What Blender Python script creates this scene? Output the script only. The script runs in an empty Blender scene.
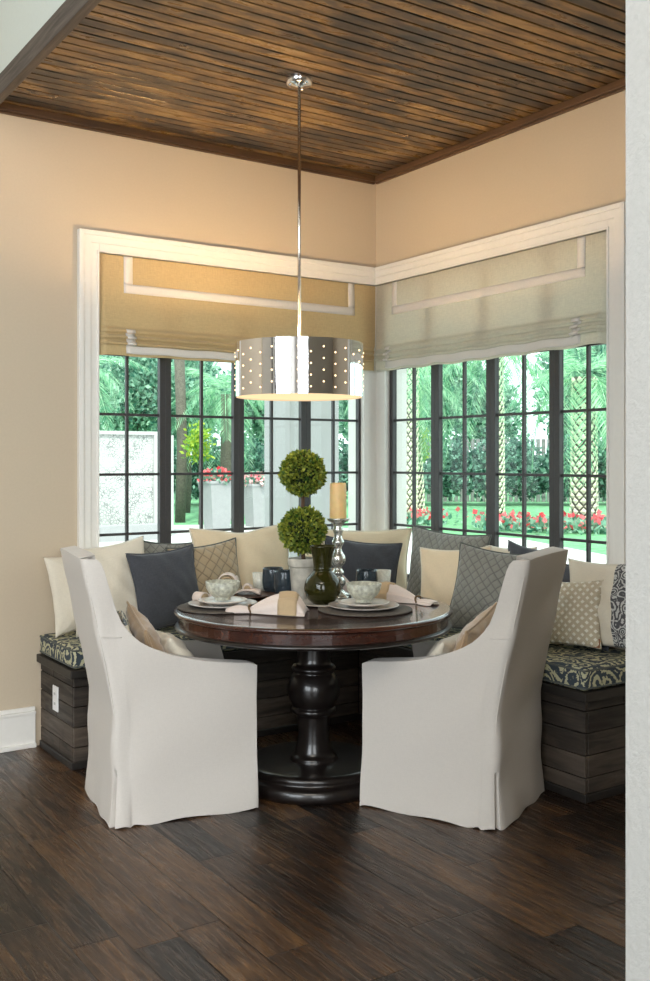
import bpy, bmesh, math, random
import numpy as np
from mathutils import Vector, Matrix, Euler
PI = math.pi
scene = bpy.context.scene
COL = scene.collection
rnd = random.Random(7)

# ------------------------------------------------------------------ materials
def nt(name):
    m = bpy.data.materials.new(name); m.use_nodes = True
    t = m.node_tree; b = t.nodes['Principled BSDF']
    return m, t, b
def N(t, kind, **kw):
    n = t.nodes.new(kind)
    for k, v in kw.items(): setattr(n, k, v)
    return n
def setin(n, **kw):
    for k, v in kw.items(): n.inputs[k.replace('_', ' ')].default_value = v
def ramp(t, fac, stops, interp='LINEAR'):
    r = N(t, 'ShaderNodeValToRGB'); r.color_ramp.interpolation = interp
    e = r.color_ramp.elements
    while len(e) < len(stops): e.new(0.5)
    for i, (p, c) in enumerate(stops):
        e[i].position = p; e[i].color = (*c, 1) if len(c) == 3 else c
    t.links.new(fac, r.inputs['Fac']); return r.outputs['Color']
def coords(t, scale=(1, 1, 1), rot=(0, 0, 0), kind='Object'):
    c = N(t, 'ShaderNodeTexCoord'); mp = N(t, 'ShaderNodeMapping')
    mp.inputs['Scale'].default_value = scale; mp.inputs['Rotation'].default_value = rot
    t.links.new(c.outputs[kind], mp.inputs['Vector']); return mp.outputs['Vector']
def noise(t, vec, scale=5, detail=4, rough=.55, dist=0):
    n = N(t, 'ShaderNodeTexNoise'); setin(n, Scale=scale, Detail=detail, Roughness=rough, Distortion=dist)
    t.links.new(vec, n.inputs['Vector']); return n.outputs['Fac']
def bump(t, b, h, strength=.3, dist=.01):
    n = N(t, 'ShaderNodeBump'); setin(n, Strength=strength, Distance=dist)
    t.links.new(h, n.inputs['Height']); t.links.new(n.outputs['Normal'], b.inputs['Normal'])
def math_(t, op, a, b=None, c=None):
    n = N(t, 'ShaderNodeMath', operation=op)
    for i, v in enumerate((a, b, c)):
        if v is None: continue
        if isinstance(v, (int, float)): n.inputs[i].default_value = v
        else: t.links.new(v, n.inputs[i])
    return n.outputs[0]
def mixc(t, fac, a, b, mode='MIX'):
    n = N(t, 'ShaderNodeMix', data_type='RGBA', blend_type=mode)
    for i, v in ((0, fac), (6, a), (7, b)):
        if isinstance(v, (int, float)): n.inputs[i].default_value = v
        elif isinstance(v, tuple): n.inputs[i].default_value = (*v, 1)
        else: t.links.new(v, n.inputs[i])
    return n.outputs[2]

def plain(name, col, rough=.5, metal=0, nscale=30, var=.06, bstr=.05, bdist=.002, coat=0):
    m, t, b = nt(name)
    v = coords(t); n = noise(t, v, nscale, 4)
    c0 = tuple(max(0, x*(1-var)) for x in col); c1 = tuple(min(1, x*(1+var)) for x in col)
    t.links.new(ramp(t, n, [(.3, c0), (.7, c1)]), b.inputs['Base Color'])
    setin(b, Roughness=rough, Metallic=metal); b.inputs['Coat Weight'].default_value = coat
    if bstr: bump(t, b, n, bstr, bdist)
    return m
def fabric(name, col, var=.08, weave=420, wr=.25, fold=.5, dark=None, transl=0, sheen=.2):
    m, t, b = nt(name)
    v = coords(t); 
    w1 = noise(t, coords(t, (weave, weave, weave*.12)), 1, 2); w2 = noise(t, coords(t, (weave*.12, weave*.12, weave)), 1, 2)
    w = math_(t, 'ADD', w1, w2); n = noise(t, v, 9, 3)
    h = math_(t, 'ADD', math_(t, 'MULTIPLY', w, wr), math_(t, 'MULTIPLY', n, 3*fold))
    c0 = tuple(x*(1-var) for x in col); c1 = tuple(min(1, x*(1+var)) for x in col)
    t.links.new(ramp(t, math_(t, 'MULTIPLY', w, .5), [(.35, c0), (.65, c1)]), b.inputs['Base Color'])
    setin(b, Roughness=.9); b.inputs['Sheen Weight'].default_value = sheen
    bump(t, b, h, .5, .004)
    if transl:
        tr = N(t, 'ShaderNodeBsdfTranslucent'); tr.inputs['Color'].default_value = (*col, 1)
        mx = N(t, 'ShaderNodeMixShader'); mx.inputs[0].default_value = transl
        t.links.new(b.outputs[0], mx.inputs[1]); t.links.new(tr.outputs[0], mx.inputs[2])
        t.links.new(mx.outputs[0], t.nodes['Material Output'].inputs[0])
    return m
def quilt(name, col, line, size=.05, dots=False):
    m, t, b = nt(name)
    c = coords(t, rot=(0, PI/4, 0) if not dots else (0, PI/4, 0))
    s = N(t, 'ShaderNodeSeparateXYZ'); t.links.new(c, s.inputs[0])
    def tri(o): return math_(t, 'PINGPONG', math_(t, 'ADD', o, 10.), size/2)
    a, bb = tri(s.outputs[0]), tri(s.outputs[2])
    mn = math_(t, 'MULTIPLY', math_(t, 'MINIMUM', a, bb), 2/size)
    if dots:
        f = math_(t, 'SUBTRACT', 1., math_(t, 'LESS_THAN', mn, .52)); 
        t.links.new(mixc(t, f, col, line), b.inputs['Base Color'])
    else:
        t.links.new(ramp(t, mn, [(.0, line), (.22, col)]), b.inputs['Base Color'])
    h = math_(t, 'POWER', math_(t, 'MAXIMUM', mn, .001), .5)
    bump(t, b, h, .8, .006); setin(b, Roughness=.75); b.inputs['Sheen Weight'].default_value = .3
    return m
def damask(name):
    m, t, b = nt(name)
    v = coords(t)
    vo = N(t, 'ShaderNodeTexVoronoi', feature='F1'); setin(vo, Scale=9.5, Randomness=.8); 
    nz = N(t, 'ShaderNodeTexNoise'); setin(nz, Scale=6, Detail=2); t.links.new(v, nz.inputs['Vector'])
    vm = N(t, 'ShaderNodeVectorMath', operation='MULTIPLY_ADD'); t.links.new(nz.outputs['Color'], vm.inputs[0]); vm.inputs[1].default_value = (.12, .12, .12); t.links.new(v, vm.inputs[2])
    t.links.new(vm.outputs[0], vo.inputs['Vector'])
    rings = math_(t, 'SINE', math_(t, 'MULTIPLY', vo.outputs['Distance'], 27.))
    n2 = noise(t, v, 30, 2, .5, 2.5)
    f = math_(t, 'ADD', math_(t, 'MULTIPLY', rings, .5), math_(t, 'MULTIPLY', math_(t, 'SUBTRACT', n2, .5), 2.4))
    fac = ramp(t, f, [(.04, (0, 0, 0)), (.14, (1, 1, 1))])
    t.links.new(mixc(t, fac, (.035, .05, .065), (.50, .48, .31)), b.inputs['Base Color'])
    setin(b, Roughness=.75); bump(t, b, f, .3, .003); return m
def wood(name, stops, axis='X', rough=.5, plank=None, gstretch=(1.2, 22, 22), bstr=.3, knots=False, coat=0, pvar=.22, pshift=9):
    """stained wood; plank=(coordinate index, width) gives every board its own tone"""
    m, t, b = nt(name)
    sc = {'X': gstretch, 'Y': (gstretch[1], gstretch[0], gstretch[2]), 'Z': (gstretch[1], gstretch[2], gstretch[0])}[axis]
    v = coords(t)
    off = None
    if plank:
        s = N(t, 'ShaderNodeSeparateXYZ'); t.links.new(v, s.inputs[0])
        fl = math_(t, 'FLOOR', math_(t, 'DIVIDE', math_(t, 'ADD', s.outputs[plank[0]], 10.), plank[1]))
        wn = N(t, 'ShaderNodeTexWhiteNoise', noise_dimensions='1D'); t.links.new(fl, wn.inputs['W'])
        off = wn.outputs['Value']
        vm = N(t, 'ShaderNodeVectorMath', operation='MULTIPLY_ADD'); t.links.new(wn.outputs['Color'], vm.inputs[0])
        vm.inputs[1].default_value = (pshift,)*3; t.links.new(v, vm.inputs[2]); v = vm.outputs[0]
    mp = N(t, 'ShaderNodeMapping'); mp.inputs['Scale'].default_value = sc; t.links.new(v, mp.inputs['Vector'])
    g = noise(t, mp.outputs[0], 2.2, 6, .62, .6)
    mp2 = N(t, 'ShaderNodeMapping'); mp2.inputs['Scale'].default_value = tuple(x**.45 for x in sc); t.links.new(v, mp2.inputs['Vector'])
    big = noise(t, mp2.outputs[0], 1.3, 4, .62, .9)
    f = math_(t, 'ADD', math_(t, 'MULTIPLY', g, .5), math_(t, 'MULTIPLY', big, .5))
    if off is not None: f = math_(t, 'ADD', f, math_(t, 'MULTIPLY', math_(t, 'SUBTRACT', off, .5), pvar))
    colr = ramp(t, f, stops)
    if knots:
        vo = N(t, 'ShaderNodeTexVoronoi', feature='F1'); setin(vo, Scale=1.0, Randomness=1)
        mk = N(t, 'ShaderNodeMapping'); mk.inputs['Scale'].default_value = (2.6, 6, 6); t.links.new(v, mk.inputs['Vector'])
        t.links.new(mk.outputs[0], vo.inputs['Vector'])
        kf = ramp(t, vo.outputs['Distance'], [(.07, (1, 1, 1)), (.26, (0, 0, 0))])
        colr = mixc(t, kf, colr, (.02, .013, .01))
    t.links.new(colr, b.inputs['Base Color'])
    t.links.new(ramp(t, g, [(.3, (rough*1.25,)*3), (.7, (rough*.8,)*3)]), b.inputs['Roughness'])
    b.inputs['Coat Weight'].default_value = coat
    bump(t, b, g, bstr, .004); return m
def floor_mat():
    m, t, b = nt('dark_plank_floor')
    c = N(t, 'ShaderNodeTexCoord'); s = N(t, 'ShaderNodeSeparateXYZ'); t.links.new(c.outputs['Object'], s.inputs[0])
    W = .15; L = 1.0
    xs = math_(t, 'DIVIDE', math_(t, 'ADD', s.outputs[0], 30.), W); ix = math_(t, 'FLOOR', xs)
    w1 = N(t, 'ShaderNodeTexWhiteNoise', noise_dimensions='1D'); t.links.new(ix, w1.inputs['W'])
    ys = math_(t, 'ADD', math_(t, 'DIVIDE', math_(t, 'ADD', s.outputs[1], 40.), L), math_(t, 'MULTIPLY', w1.outputs['Value'], 7.))
    iy = math_(t, 'FLOOR', ys)
    cb = N(t, 'ShaderNodeCombineXYZ'); t.links.new(ix, cb.inputs[0]); t.links.new(iy, cb.inputs[1])
    w2 = N(t, 'ShaderNodeTexWhiteNoise', noise_dimensions='3D'); t.links.new(cb.outputs[0], w2.inputs['Vector'])
    fx = math_(t, 'FRACT', xs); fy = math_(t, 'FRACT', ys)
    ex = math_(t, 'MULTIPLY', math_(t, 'MINIMUM', fx, math_(t, 'SUBTRACT', 1., fx)), W)
    ey = math_(t, 'MULTIPLY', math_(t, 'MINIMUM', fy, math_(t, 'SUBTRACT', 1., fy)), L)
    e = math_(t, 'MINIMUM', ex, ey)
    gap = ramp(t, e, [(.0005, (0, 0, 0)), (.0035, (1, 1, 1))])
    vm = N(t, 'ShaderNodeVectorMath', operation='MULTIPLY_ADD'); t.links.new(w2.outputs['Color'], vm.inputs[0])
    vm.inputs[1].default_value = (9, 9, 9); t.links.new(c.outputs['Object'], vm.inputs[2])
    mp = N(t, 'ShaderNodeMapping'); mp.inputs['Scale'].default_value = (26, 1.6, 10); t.links.new(vm.outputs[0], mp.inputs['Vector'])
    g = noise(t, mp.outputs[0], 2.6, 7, .65, 1.2)
    mp2 = N(t, 'ShaderNodeMapping'); mp2.inputs['Scale'].default_value = (5, 1.2, 4); t.links.new(vm.outputs[0], mp2.inputs['Vector'])
    big = noise(t, mp2.outputs[0], 2, 4, .6, 1.5)
    f = math_(t, 'ADD', math_(t, 'ADD', math_(t, 'MULTIPLY', g, .55), math_(t, 'MULTIPLY', big, .45)), math_(t, 'MULTIPLY', math_(t, 'SUBTRACT', w2.outputs['Value'], .5), .2))
    colr = ramp(t, f, [(.36, (.007, .0045, .0035)), (.46, (.026, .014, .0085)), (.56, (.064, .032, .015)), (.70, (.145, .075, .030))])
    t.links.new(mixc(t, gap, (.003, .002, .002), colr), b.inputs['Base Color'])
    t.links.new(ramp(t, g, [(.3, (.40,)*3), (.75, (.17,)*3)]), b.inputs['Roughness'])
    sc = noise(t, coords(t, (11, 2.2, 3)), 2.2, 3, .5)
    h = math_(t, 'ADD', math_(t, 'ADD', math_(t, 'MULTIPLY', g, .9), math_(t, 'MULTIPLY', gap, .8)), math_(t, 'MULTIPLY', sc, 1.6))
    bump(t, b, h, .75, .004); return m
def emis(name, col, s):
    m = bpy.data.materials.new(name); m.use_nodes = True; t = m.node_tree
    t.nodes.remove(t.nodes['Principled BSDF']); e = N(t, 'ShaderNodeEmission')
    e.inputs[0].default_value = (*col, 1); e.inputs[1].default_value = s
    t.links.new(e.outputs[0], t.nodes['Material Output'].inputs[0]); return m
def pane_mat():
    m = bpy.data.materials.new('window_glass'); m.use_nodes = True; t = m.node_tree
    t.nodes.remove(t.nodes['Principled BSDF'])
    tr = N(t, 'ShaderNodeBsdfTransparent'); gl = N(t, 'ShaderNodeBsdfGlossy'); gl.inputs['Roughness'].default_value = .02
    tr.inputs[0].default_value = (.94, .985, .96, 1)
    fr = N(t, 'ShaderNodeFresnel'); fr.inputs[0].default_value = 1.35
    ge = N(t, 'ShaderNodeNewGeometry')
    mx = N(t, 'ShaderNodeMixShader'); t.links.new(math_(t, 'MULTIPLY', fr.outputs[0], math_(t, 'SUBTRACT', 1., ge.outputs['Backfacing'])), mx.inputs[0])
    t.links.new(tr.outputs[0], mx.inputs[1]); t.links.new(gl.outputs[0], mx.inputs[2])
    t.links.new(mx.outputs[0], t.nodes['Material Output'].inputs[0]); return m
def glassy(name, col, rough=.05, trans=.9, ior=1.45):
    m, t, b = nt(name); v = coords(t); n = noise(t, v, 60, 2)
    t.links.new(ramp(t, n, [(.3, tuple(x*.9 for x in col)), (.7, col)]), b.inputs['Base Color'])
    setin(b, Roughness=rough, IOR=ior); b.inputs['Transmission Weight'].default_value = trans; return m
def leafm(name, c0, c1, tr=.35):
    m, t, b = nt(name)
    g = N(t, 'ShaderNodeNewGeometry')
    colr = ramp(t, g.outputs['Random Per Island'], [(0, c0), (1, c1)])
    t.links.new(colr, b.inputs['Base Color']); setin(b, Roughness=.55)
    tl = N(t, 'ShaderNodeBsdfTranslucent'); t.links.new(colr, tl.inputs[0])
    mx = N(t, 'ShaderNodeMixShader'); mx.inputs[0].default_value = tr
    t.links.new(b.outputs[0], mx.inputs[1]); t.links.new(tl.outputs[0], mx.inputs[2])
    t.links.new(mx.outputs[0], t.nodes['Material Output'].inputs[0]); return m

M = {}
M['wall'] = plain('beige_paint', (.55, .46, .34), .75, nscale=90, var=.02, bstr=.12, bdist=.002)
M['stucco'] = plain('grey_textured_paint', (.45, .45, .43), .8, nscale=95, var=.04, bstr=.55, bdist=.005)
M['palepaint'] = plain('pale_green_paint', (.62, .68, .64), .8, nscale=60, var=.02, bstr=.1)
M['white'] = plain('white_trim_paint', (.8, .78, .73), .4, nscale=40, var=.015, bstr=.03)
M['ceilwhite'] = plain('white_ceiling_paint', (.8, .79, .76), .8, nscale=40, var=.015)
M['frame'] = plain('dark_bronze_frame', (.045, .042, .043), .45, nscale=80, var=.1)
M['glass'] = pane_mat()
M['floor'] = floor_mat()
M['ceil'] = wood('knotty_stained_ceiling', [(.38, (.016, .016, .019)), (.46, (.06, .040, .026)), (.52, (.15, .088, .036)), (.60, (.26, .160, .060)), (.72, (.34, .25, .14))], 'X', .30, (1, .068), (1.8, 7, 7), .2, True, pvar=.09, pshift=.22)
M['ceiltrim'] = wood('stained_ceiling_trim', [(.25, (.02, .014, .01)), (.5, (.08, .042, .02)), (.8, (.2, .11, .045))], 'X', .45)
M['ceiltrimY'] = wood('stained_ceiling_trim_side', [(.25, (.03, .02, .013)), (.5, (.11, .06, .03)), (.8, (.22, .12, .055))], 'Y', .45)
M['fascia'] = wood('stained_fascia_board', [(.25, (.03, .028, .027)), (.5, (.075, .062, .055)), (.8, (.14, .11, .09))], 'Y', .5)
M['black'] = plain('black_shadow_backing', (.004, .003, .003), .9)
bs = [(.3, (.010, .008, .007)), (.45, (.034, .026, .020)), (.6, (.085, .064, .048)), (.8, (.17, .135, .105))]
M['benchX'] = wood('weathered_black_planks', bs, 'X', .6, (2, .0935), (1.6, 16, 16), .5, True)
M['benchY'] = wood('weathered_black_planks_side', bs, 'Y', .6, (2, .0935), (1.6, 16, 16), .5, True)
M['board'] = plain('black_stained_board', (.018, .015, .013), .5, nscale=25, var=.3, bstr=.3)
M['damask'] = damask('scroll_damask')
M['cord'] = plain('cushion_piping', (.10, .11, .10), .8)
M['slip'] = fabric('off_white_linen', (.60, .565, .52), .035, 500, .12, .22)
M['shade'] = fabric('tan_linen_blind_lamplit', (.53, .39, .20), .10, 300, .25, .35, transl=.16)  # same linen as the right blind; pendant's golden light put into this colour
M['shade2'] = fabric('tan_linen_blind_daylit', (.58, .53, .42), .14, 300, .25, .35, transl=.26)  # same linen again, pale daylight put into its colour and translucency
M['tape'] = fabric('white_trim_tape', (.80, .76, .70), .03, 500, .12, .2, transl=.12)
M['charcoal'] = fabric('charcoal_linen', (.055, .06, .072), .22, 400, .25, .35)
M['cream'] = fabric('cream_linen', (.72, .66, .54), .05, 420, .15, .3)
M['gold'] = fabric('golden_beige_velvet', (.68, .50, .27), .06, 420, .12, .3)
M['warm'] = fabric('lamp_tinted_cream_linen', (.74, .61, .42), .05, 420, .12, .3)  # cream linen with the pendant's warm tint put into its base colour
M['tan'] = fabric('tan_silk', (.40, .27, .15), .08, 420, .12, .3, sheen=.5)
M['qgold'] = quilt('quilted_lamp_gold', (.40, .31, .19), (.20, .15, .09), .045)  # beige quilt; its gold is partly lamp light put into the colour
M['qgrey'] = quilt('quilted_grey', (.235, .235, .205), (.11, .11, .10), .036)
M['dots'] = quilt('dotted_cream', (.62, .54, .39), (.90, .87, .78), .026, True)
M['band'] = damask('charcoal_band_pattern')
for n_ in M['band'].node_tree.nodes:
    if n_.type == 'MIX': n_.inputs[6].default_value = (.07, .07, .075, 1); n_.inputs[7].default_value = (.5, .5, .48, 1)
    if n_.type == 'TEX_VORONOI': n_.inputs['Scale'].default_value = 22
M['patch'] = damask('grey_cream_pattern')
for n_ in M['patch'].node_tree.nodes:
    if n_.type == 'MIX': n_.inputs[6].default_value = (.18, .2, .21, 1); n_.inputs[7].default_value = (.7, .66, .55, 1)
M['mahog'] = wood('mahogany_top', [(.25, (.014, .005, .004)), (.5, (.045, .014, .009)), (.8, (.12, .042, .022))], 'X', .22, None, (1.2, 16, 16), .06, coat=.6)
M['ebony'] = plain('ebonised_wood', (.011, .008, .007), .28, nscale=25, var=.35, bstr=.15, coat=.4)
M['chrome'] = plain('polished_chrome', (.86, .86, .87), .06, 1, nscale=3, var=.01, bstr=0)
M['chrome2'] = plain('chrome_rod', (.72, .70, .67), .18, 1)
M['bead'] = emis('warm_bead_glow', (1, .72, .42), 3.2)
M['diff'] = emis('warm_diffuser_glow', (1, .72, .40), 1.25)
M['mercury'] = plain('mercury_glass', (.72, .76, .70), .22, .75, nscale=60, var=.35, bstr=.4, bdist=.004)
M['wax'] = plain('ivory_wax', (.86, .60, .28), .5); M['wax'].node_tree.nodes['Principled BSDF'].inputs['Subsurface Weight'].default_value = .3
M['pot'] = plain('weathered_stone', (.46, .44, .38), .85, nscale=18, var=.3, bstr=.4)
M['soil'] = plain('moss', (.05, .10, .03), .95, nscale=60, var=.4)
M['bark'] = plain('brown_bark', (.10, .055, .03), .85, nscale=60, var=.4, bstr=.5)
M['boxleaf'] = leafm('boxwood_leaf', (.03, .11, .015), (.42, .45, .06), .3)
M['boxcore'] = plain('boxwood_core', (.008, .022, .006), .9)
M['vase'] = glassy('olive_green_glass', (.055, .055, .010), .04, .55)
M['tumbler'] = glassy('smoky_blue_glass', (.07, .10, .125), .06, .6)
M['cup'] = plain('clear_etched_cup', (.62, .62, .54), .25, nscale=120, var=.15, bstr=.4)
M['bowl'] = plain('embossed_pale_stoneware', (.52, .53, .44), .3, nscale=70, var=.35, bstr=.9, bdist=.006)
M['plate'] = plain('glazed_plate', (.66, .60, .53), .25, nscale=12, var=.03, bstr=0)
M['plate2'] = plain('grey_glazed_plate', (.42, .38, .35), .25, nscale=12, var=.05, bstr=0)
M['mat'] = plain('woven_placemat', (.10, .085, .07), .8, nscale=140, var=.4, bstr=.6, bdist=.004)
M['napkin'] = fabric('ivory_napkin', (.74, .64, .58), .03, 500, .1, .4)
M['naptan'] = fabric('tan_napkin_border', (.50, .37, .22), .05, 500, .1, .3)
M['bronze'] = plain('antique_bronze_ring', (.20, .13, .07), .3, .8)
M['brown'] = plain('brown_leather_charger', (.07, .032, .02), .45, nscale=40, var=.2)
M['outlet'] = plain('white_plastic', (.85, .85, .85), .35, var=.01)
M['leather'] = plain('cognac_leather_tag', (.22, .09, .03), .5)
# outdoors
M['lawn'] = plain('lawn_grass', (.13, .33, .16), .9, nscale=6, var=.35, bstr=.8, bdist=.05)
M['paving'] = plain('pale_paving', (.50, .50, .49), .8, nscale=2, var=.06)
def pebble():
    m, t, b = nt('pebbled_white_wall'); v = coords(t)
    vo = N(t, 'ShaderNodeTexVoronoi', feature='DISTANCE_TO_EDGE'); setin(vo, Scale=17.0); t.links.new(v, vo.inputs['Vector'])
    n = noise(t, v, 3, 3)
    f = math_(t, 'SUBTRACT', vo.outputs['Distance'], math_(t, 'MULTIPLY', math_(t, 'SUBTRACT', n, .5), .3))
    t.links.new(ramp(t, f, [(.0, (.20, .21, .21)), (.10, (.50, .50, .49))]), b.inputs['Base Color']); setin(b, Roughness=.8)
    bump(t, b, f, .6, .03); return m
M['pebble'] = pebble()
M['extwhite'] = plain('white_render', (.44, .44, .44), .8, nscale=10, var=.03)
M['planter'] = plain('pale_stone_planter', (.33, .33, .34), .7, nscale=10, var=.05)
M['leafA'] = leafm('tree_leaves', (.03, .17, .12), (.42, .66, .50))
M['leafB'] = leafm('hedge_leaves', (.02, .09, .07), (.24, .45, .34))
M['frond'] = leafm('palm_leaflets', (.10, .36, .20), (.52, .78, .52), .45)
M['lime'] = leafm('lime_shrub_leaves', (.12, .36, .05), (.50, .58, .06))
M['flower'] = leafm('red_petals', (.75, .04, .06), (.9, .25, .28))
M['flowerp'] = leafm('pink_white_petals', (.85, .16, .22), (.9, .82, .8))
M['boots'] = plain('pale_palm_boots', (.80, .78, .60), .85, nscale=8, var=.2)
M['palmbark'] = plain('dark_palm_bark', (.11, .10, .08), .9, nscale=20, var=.3, bstr=.6)
M['fence'] = plain('grey_fence_boards', (.22, .23, .22), .8, nscale=10, var=.2)

# ------------------------------------------------------------------ mesh helpers
def tag(o, label=None, cat=None, group=None, kind=None):
    if label: o['label'] = label
    if cat: o['category'] = cat
    if group: o['group'] = group
    if kind: o['kind'] = kind
    return o
def obj(name, bm, mats, parent=None, smooth=False, bevel=0, angle=35):
    me = bpy.data.meshes.new(name); 
    bmesh.ops.recalc_face_normals(bm, faces=bm.faces)
    bm.to_mesh(me); bm.free()
    for m in (mats if isinstance(mats, (list, tuple)) else [mats]): me.materials.append(m)
    o = bpy.data.objects.new(name, me); COL.objects.link(o); o.parent = parent
    if smooth: me.polygons.foreach_set('use_smooth', [True]*len(me.polygons))
    if bevel:
        b = o.modifiers.new('bevel', 'BEVEL'); b.width = bevel; b.segments = 3; b.limit_method = 'ANGLE'; b.angle_limit = math.radians(angle)
    return o
def empty(name, loc, yaw=0):
    o = bpy.data.objects.new(name, None); COL.objects.link(o); o.location = loc; o.rotation_euler = (0, 0, yaw); o.empty_display_size = .1; return o
def structure(name, bm, mat, parent=None, **kw):
    o = obj(name, bm, mat, parent, **kw)
    if parent is None: o['kind'] = 'structure'
    return o
def box(bm, x0, x1, y0, y1, z0, z1, mi=0):
    vs = [bm.verts.new((x, y, z)) for x in (x0, x1) for y in (y0, y1) for z in (z0, z1)]
    for f in ((0, 1, 3, 2), (4, 6, 7, 5), (0, 4, 5, 1), (2, 3, 7, 6), (0, 2, 6, 4), (1, 5, 7, 3)):
        fc = bm.faces.new([vs[i] for i in f]); fc.material_index = mi
def B(*a):
    bm = bmesh.new()
    for q in a: box(bm, *q)
    return bm
def lathe(bm, prof, n=48, c=(0, 0), mi=0, rf=None):
    rings = []
    for k, (r, z) in enumerate(prof):
        if r < 1e-5: rings.append([bm.verts.new((c[0], c[1], z))]); continue
        rings.append([bm.verts.new((c[0]+(r*(rf(i/n*2*PI, z) if rf else 1))*math.cos(i/n*2*PI), c[1]+(r*(rf(i/n*2*PI, z) if rf else 1))*math.sin(i/n*2*PI), z)) for i in range(n)])
    for a, b in zip(rings, rings[1:]):
        for i in range(n):
            j = (i+1) % n
            if len(a) == 1 and len(b) == 1: continue
            if len(a) == 1: f = bm.faces.new((a[0], b[j], b[i]))
            elif len(b) == 1: f = bm.faces.new((a[i], a[j], b[0]))
            else: f = bm.faces.new((a[i], a[j], b[j], b[i]))
            f.material_index = mi
    return bm
def smoothprof(pts, k=4):
    """Catmull-Rom through profile points"""
    out = []
    P = [pts[0]]+list(pts)+[pts[-1]]
    for i in range(1, len(P)-2):
        p0, p1, p2, p3 = P[i-1:i+3]
        for s in range(k):
            t = s/k
            out.append(tuple(.5*((2*p1[j])+(-p0[j]+p2[j])*t+(2*p0[j]-5*p1[j]+4*p2[j]-p3[j])*t*t+(-p0[j]+3*p1[j]-3*p2[j]+p3[j])*t**3) for j in range(2)))
    out.append(tuple(pts[-1])); return [(max(0, r), z) for r, z in out]
def tube(bm, pts, r, n=8, closed=False, mi=0):
    pts = [Vector(p) for p in pts]; L = len(pts); rings = []
    rr = r if callable(r) else (lambda i: r)
    up = Vector((0, 0, 1))
    for i, p in enumerate(pts):
        a = pts[(i-1) % L] if closed or i > 0 else p; b = pts[(i+1) % L] if closed or i < L-1 else p
        d = (b-a).normalized(); u = up if abs(d.dot(up)) < .95 else Vector((1, 0, 0))
        s = d.cross(u).normalized(); w = s.cross(d).normalized()
        rings.append([bm.verts.new(p+(s*math.cos(2*PI*j/n)+w*math.sin(2*PI*j/n))*rr(i)) for j in range(n)])
    m = L if closed else L-1
    for i in range(m):
        a, b = rings[i], rings[(i+1) % L]
        for j in range(n):
            f = bm.faces.new((a[j], a[(j+1) % n], b[(j+1) % n], b[j])); f.material_index = mi
    if not closed:
        bm.faces.new(rings[0]).material_index = mi; bm.faces.new(list(reversed(rings[-1]))).material_index = mi
    return bm
def grid(bm, fn, nu, nv, mi=0, closeu=False):
    V = [[bm.verts.new(fn(i/nu, j/nv)) for j in range(nv+1)] for i in range(nu if closeu else nu+1)]
    for i in range(nu):
        for j in range(nv):
            a, b = V[i], V[(i+1) % len(V)]
            f = bm.faces.new((a[j], b[j], b[j+1], a[j+1])); f.material_index = mi if not callable(mi) else mi(i, j)
    return V
def quadmesh(name, quads, mat, parent=None):
    """many separate leaf quads -> one mesh"""
    q = np.asarray(quads, dtype=np.float64).reshape(-1, 3); n = len(q)//4
    me = bpy.data.meshes.new(name)
    me.from_pydata(q.tolist(), [], [(4*i, 4*i+1, 4*i+2, 4*i+3) for i in range(n)]); me.materials.append(mat)
    o = bpy.data.objects.new(name, me); COL.objects.link(o); o.parent = parent; return o
def leaves(nprng, centers, normals, length, width, spread=.8):
    """quads (rhombus leaves) at the centres, tilted about the normals"""
    n = len(centers)
    d = normals + spread*nprng.normal(size=(n, 3)); d /= np.linalg.norm(d, axis=1)[:, None]
    a = np.cross(d, nprng.normal(size=(n, 3))); a /= np.linalg.norm(a, axis=1)[:, None]
    s = (.7+.6*nprng.random(n))[:, None]
    L = d*length*s; W = a*width*.5*s
    c = centers
    return np.stack([c, c+L*.45+W, c+L, c+L*.45-W], axis=1)
def place(o, loc, rot): o.location = loc; o.rotation_euler = rot; return o

# ------------------------------------------------------------------ the room
structure('floor', B((-8, .1, -10, .1, -.1, 0)), M['floor'])
ZC = 3.13
# wall with the left window (plane y=0) and wall with the right window (plane x=0)
structure('wall_left', B((-8, -1.80, 0, .18, 0, 4.8), (-1.80, .18, 0, .18, 2.505, 4.8), (-1.80, .18, 0, .18, 0, .70)), M['wall'])
structure('wall_right', B((0, .18, -10, -1.823, 0, 4.8), (0, .18, -1.823, 0, 2.505, 4.8), (0, .18, -1.823, 0, 0, .70)), M['wall'])
structure('trim_1', B((-.09, .17, 0.001, .17, .70, 2.505), (0.001, .17, -.09, 0.001, .70, 2.505)), M['white'])
structure('wall_back', B((-8, 0, -10.2, -10, 0, 4.8)), M['ceilwhite'])
bm = bmesh.new()
for x_ in (-6.9, -6.28, -5.65, -5.02, -4.4, -3.78, -3.15, -2.52, -1.9): box(bm, x_-.11, x_+.11, -9.69, -9.60, .7, 3.95)
for z_ in (.7, 2.9, 3.9): box(bm, -6.9, -1.9, -9.67, -9.62, z_, z_+.1)
structure('window_9', bm, M['frame'])  # unseen dark bars before the back fill, added to streak the chrome drum
bm = bmesh.new()
for y_ in (-6.75, -6.0, -5.25, -4.5, -3.75, -3.0, -2.25): box(bm, -7.79, -7.70, y_-.1, y_+.1, .6, 3.75)
structure('window_10', bm, M['frame'])  # more unseen bars, added before the side fill for chrome reflections
structure('wall_far_left', B((-8.2, -8, -10, 0, 0, 4.8)), M['ceilwhite'])
structure('wall_near', B((-2.10, 0, -3.79, -3.64, 0, ZC+.06), (-2.36, 0, -3.79, -3.66, ZC+.06, 4.8)), M['stucco'])
structure('wall_upper', B((-2.365, -2.335, -3.66, 0, ZC+.10, 4.8)), M['palepaint'])
structure('ceiling', B((-8, .1, -10, .1, 4.8, 4.95)), M['ceilwhite'])
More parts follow.
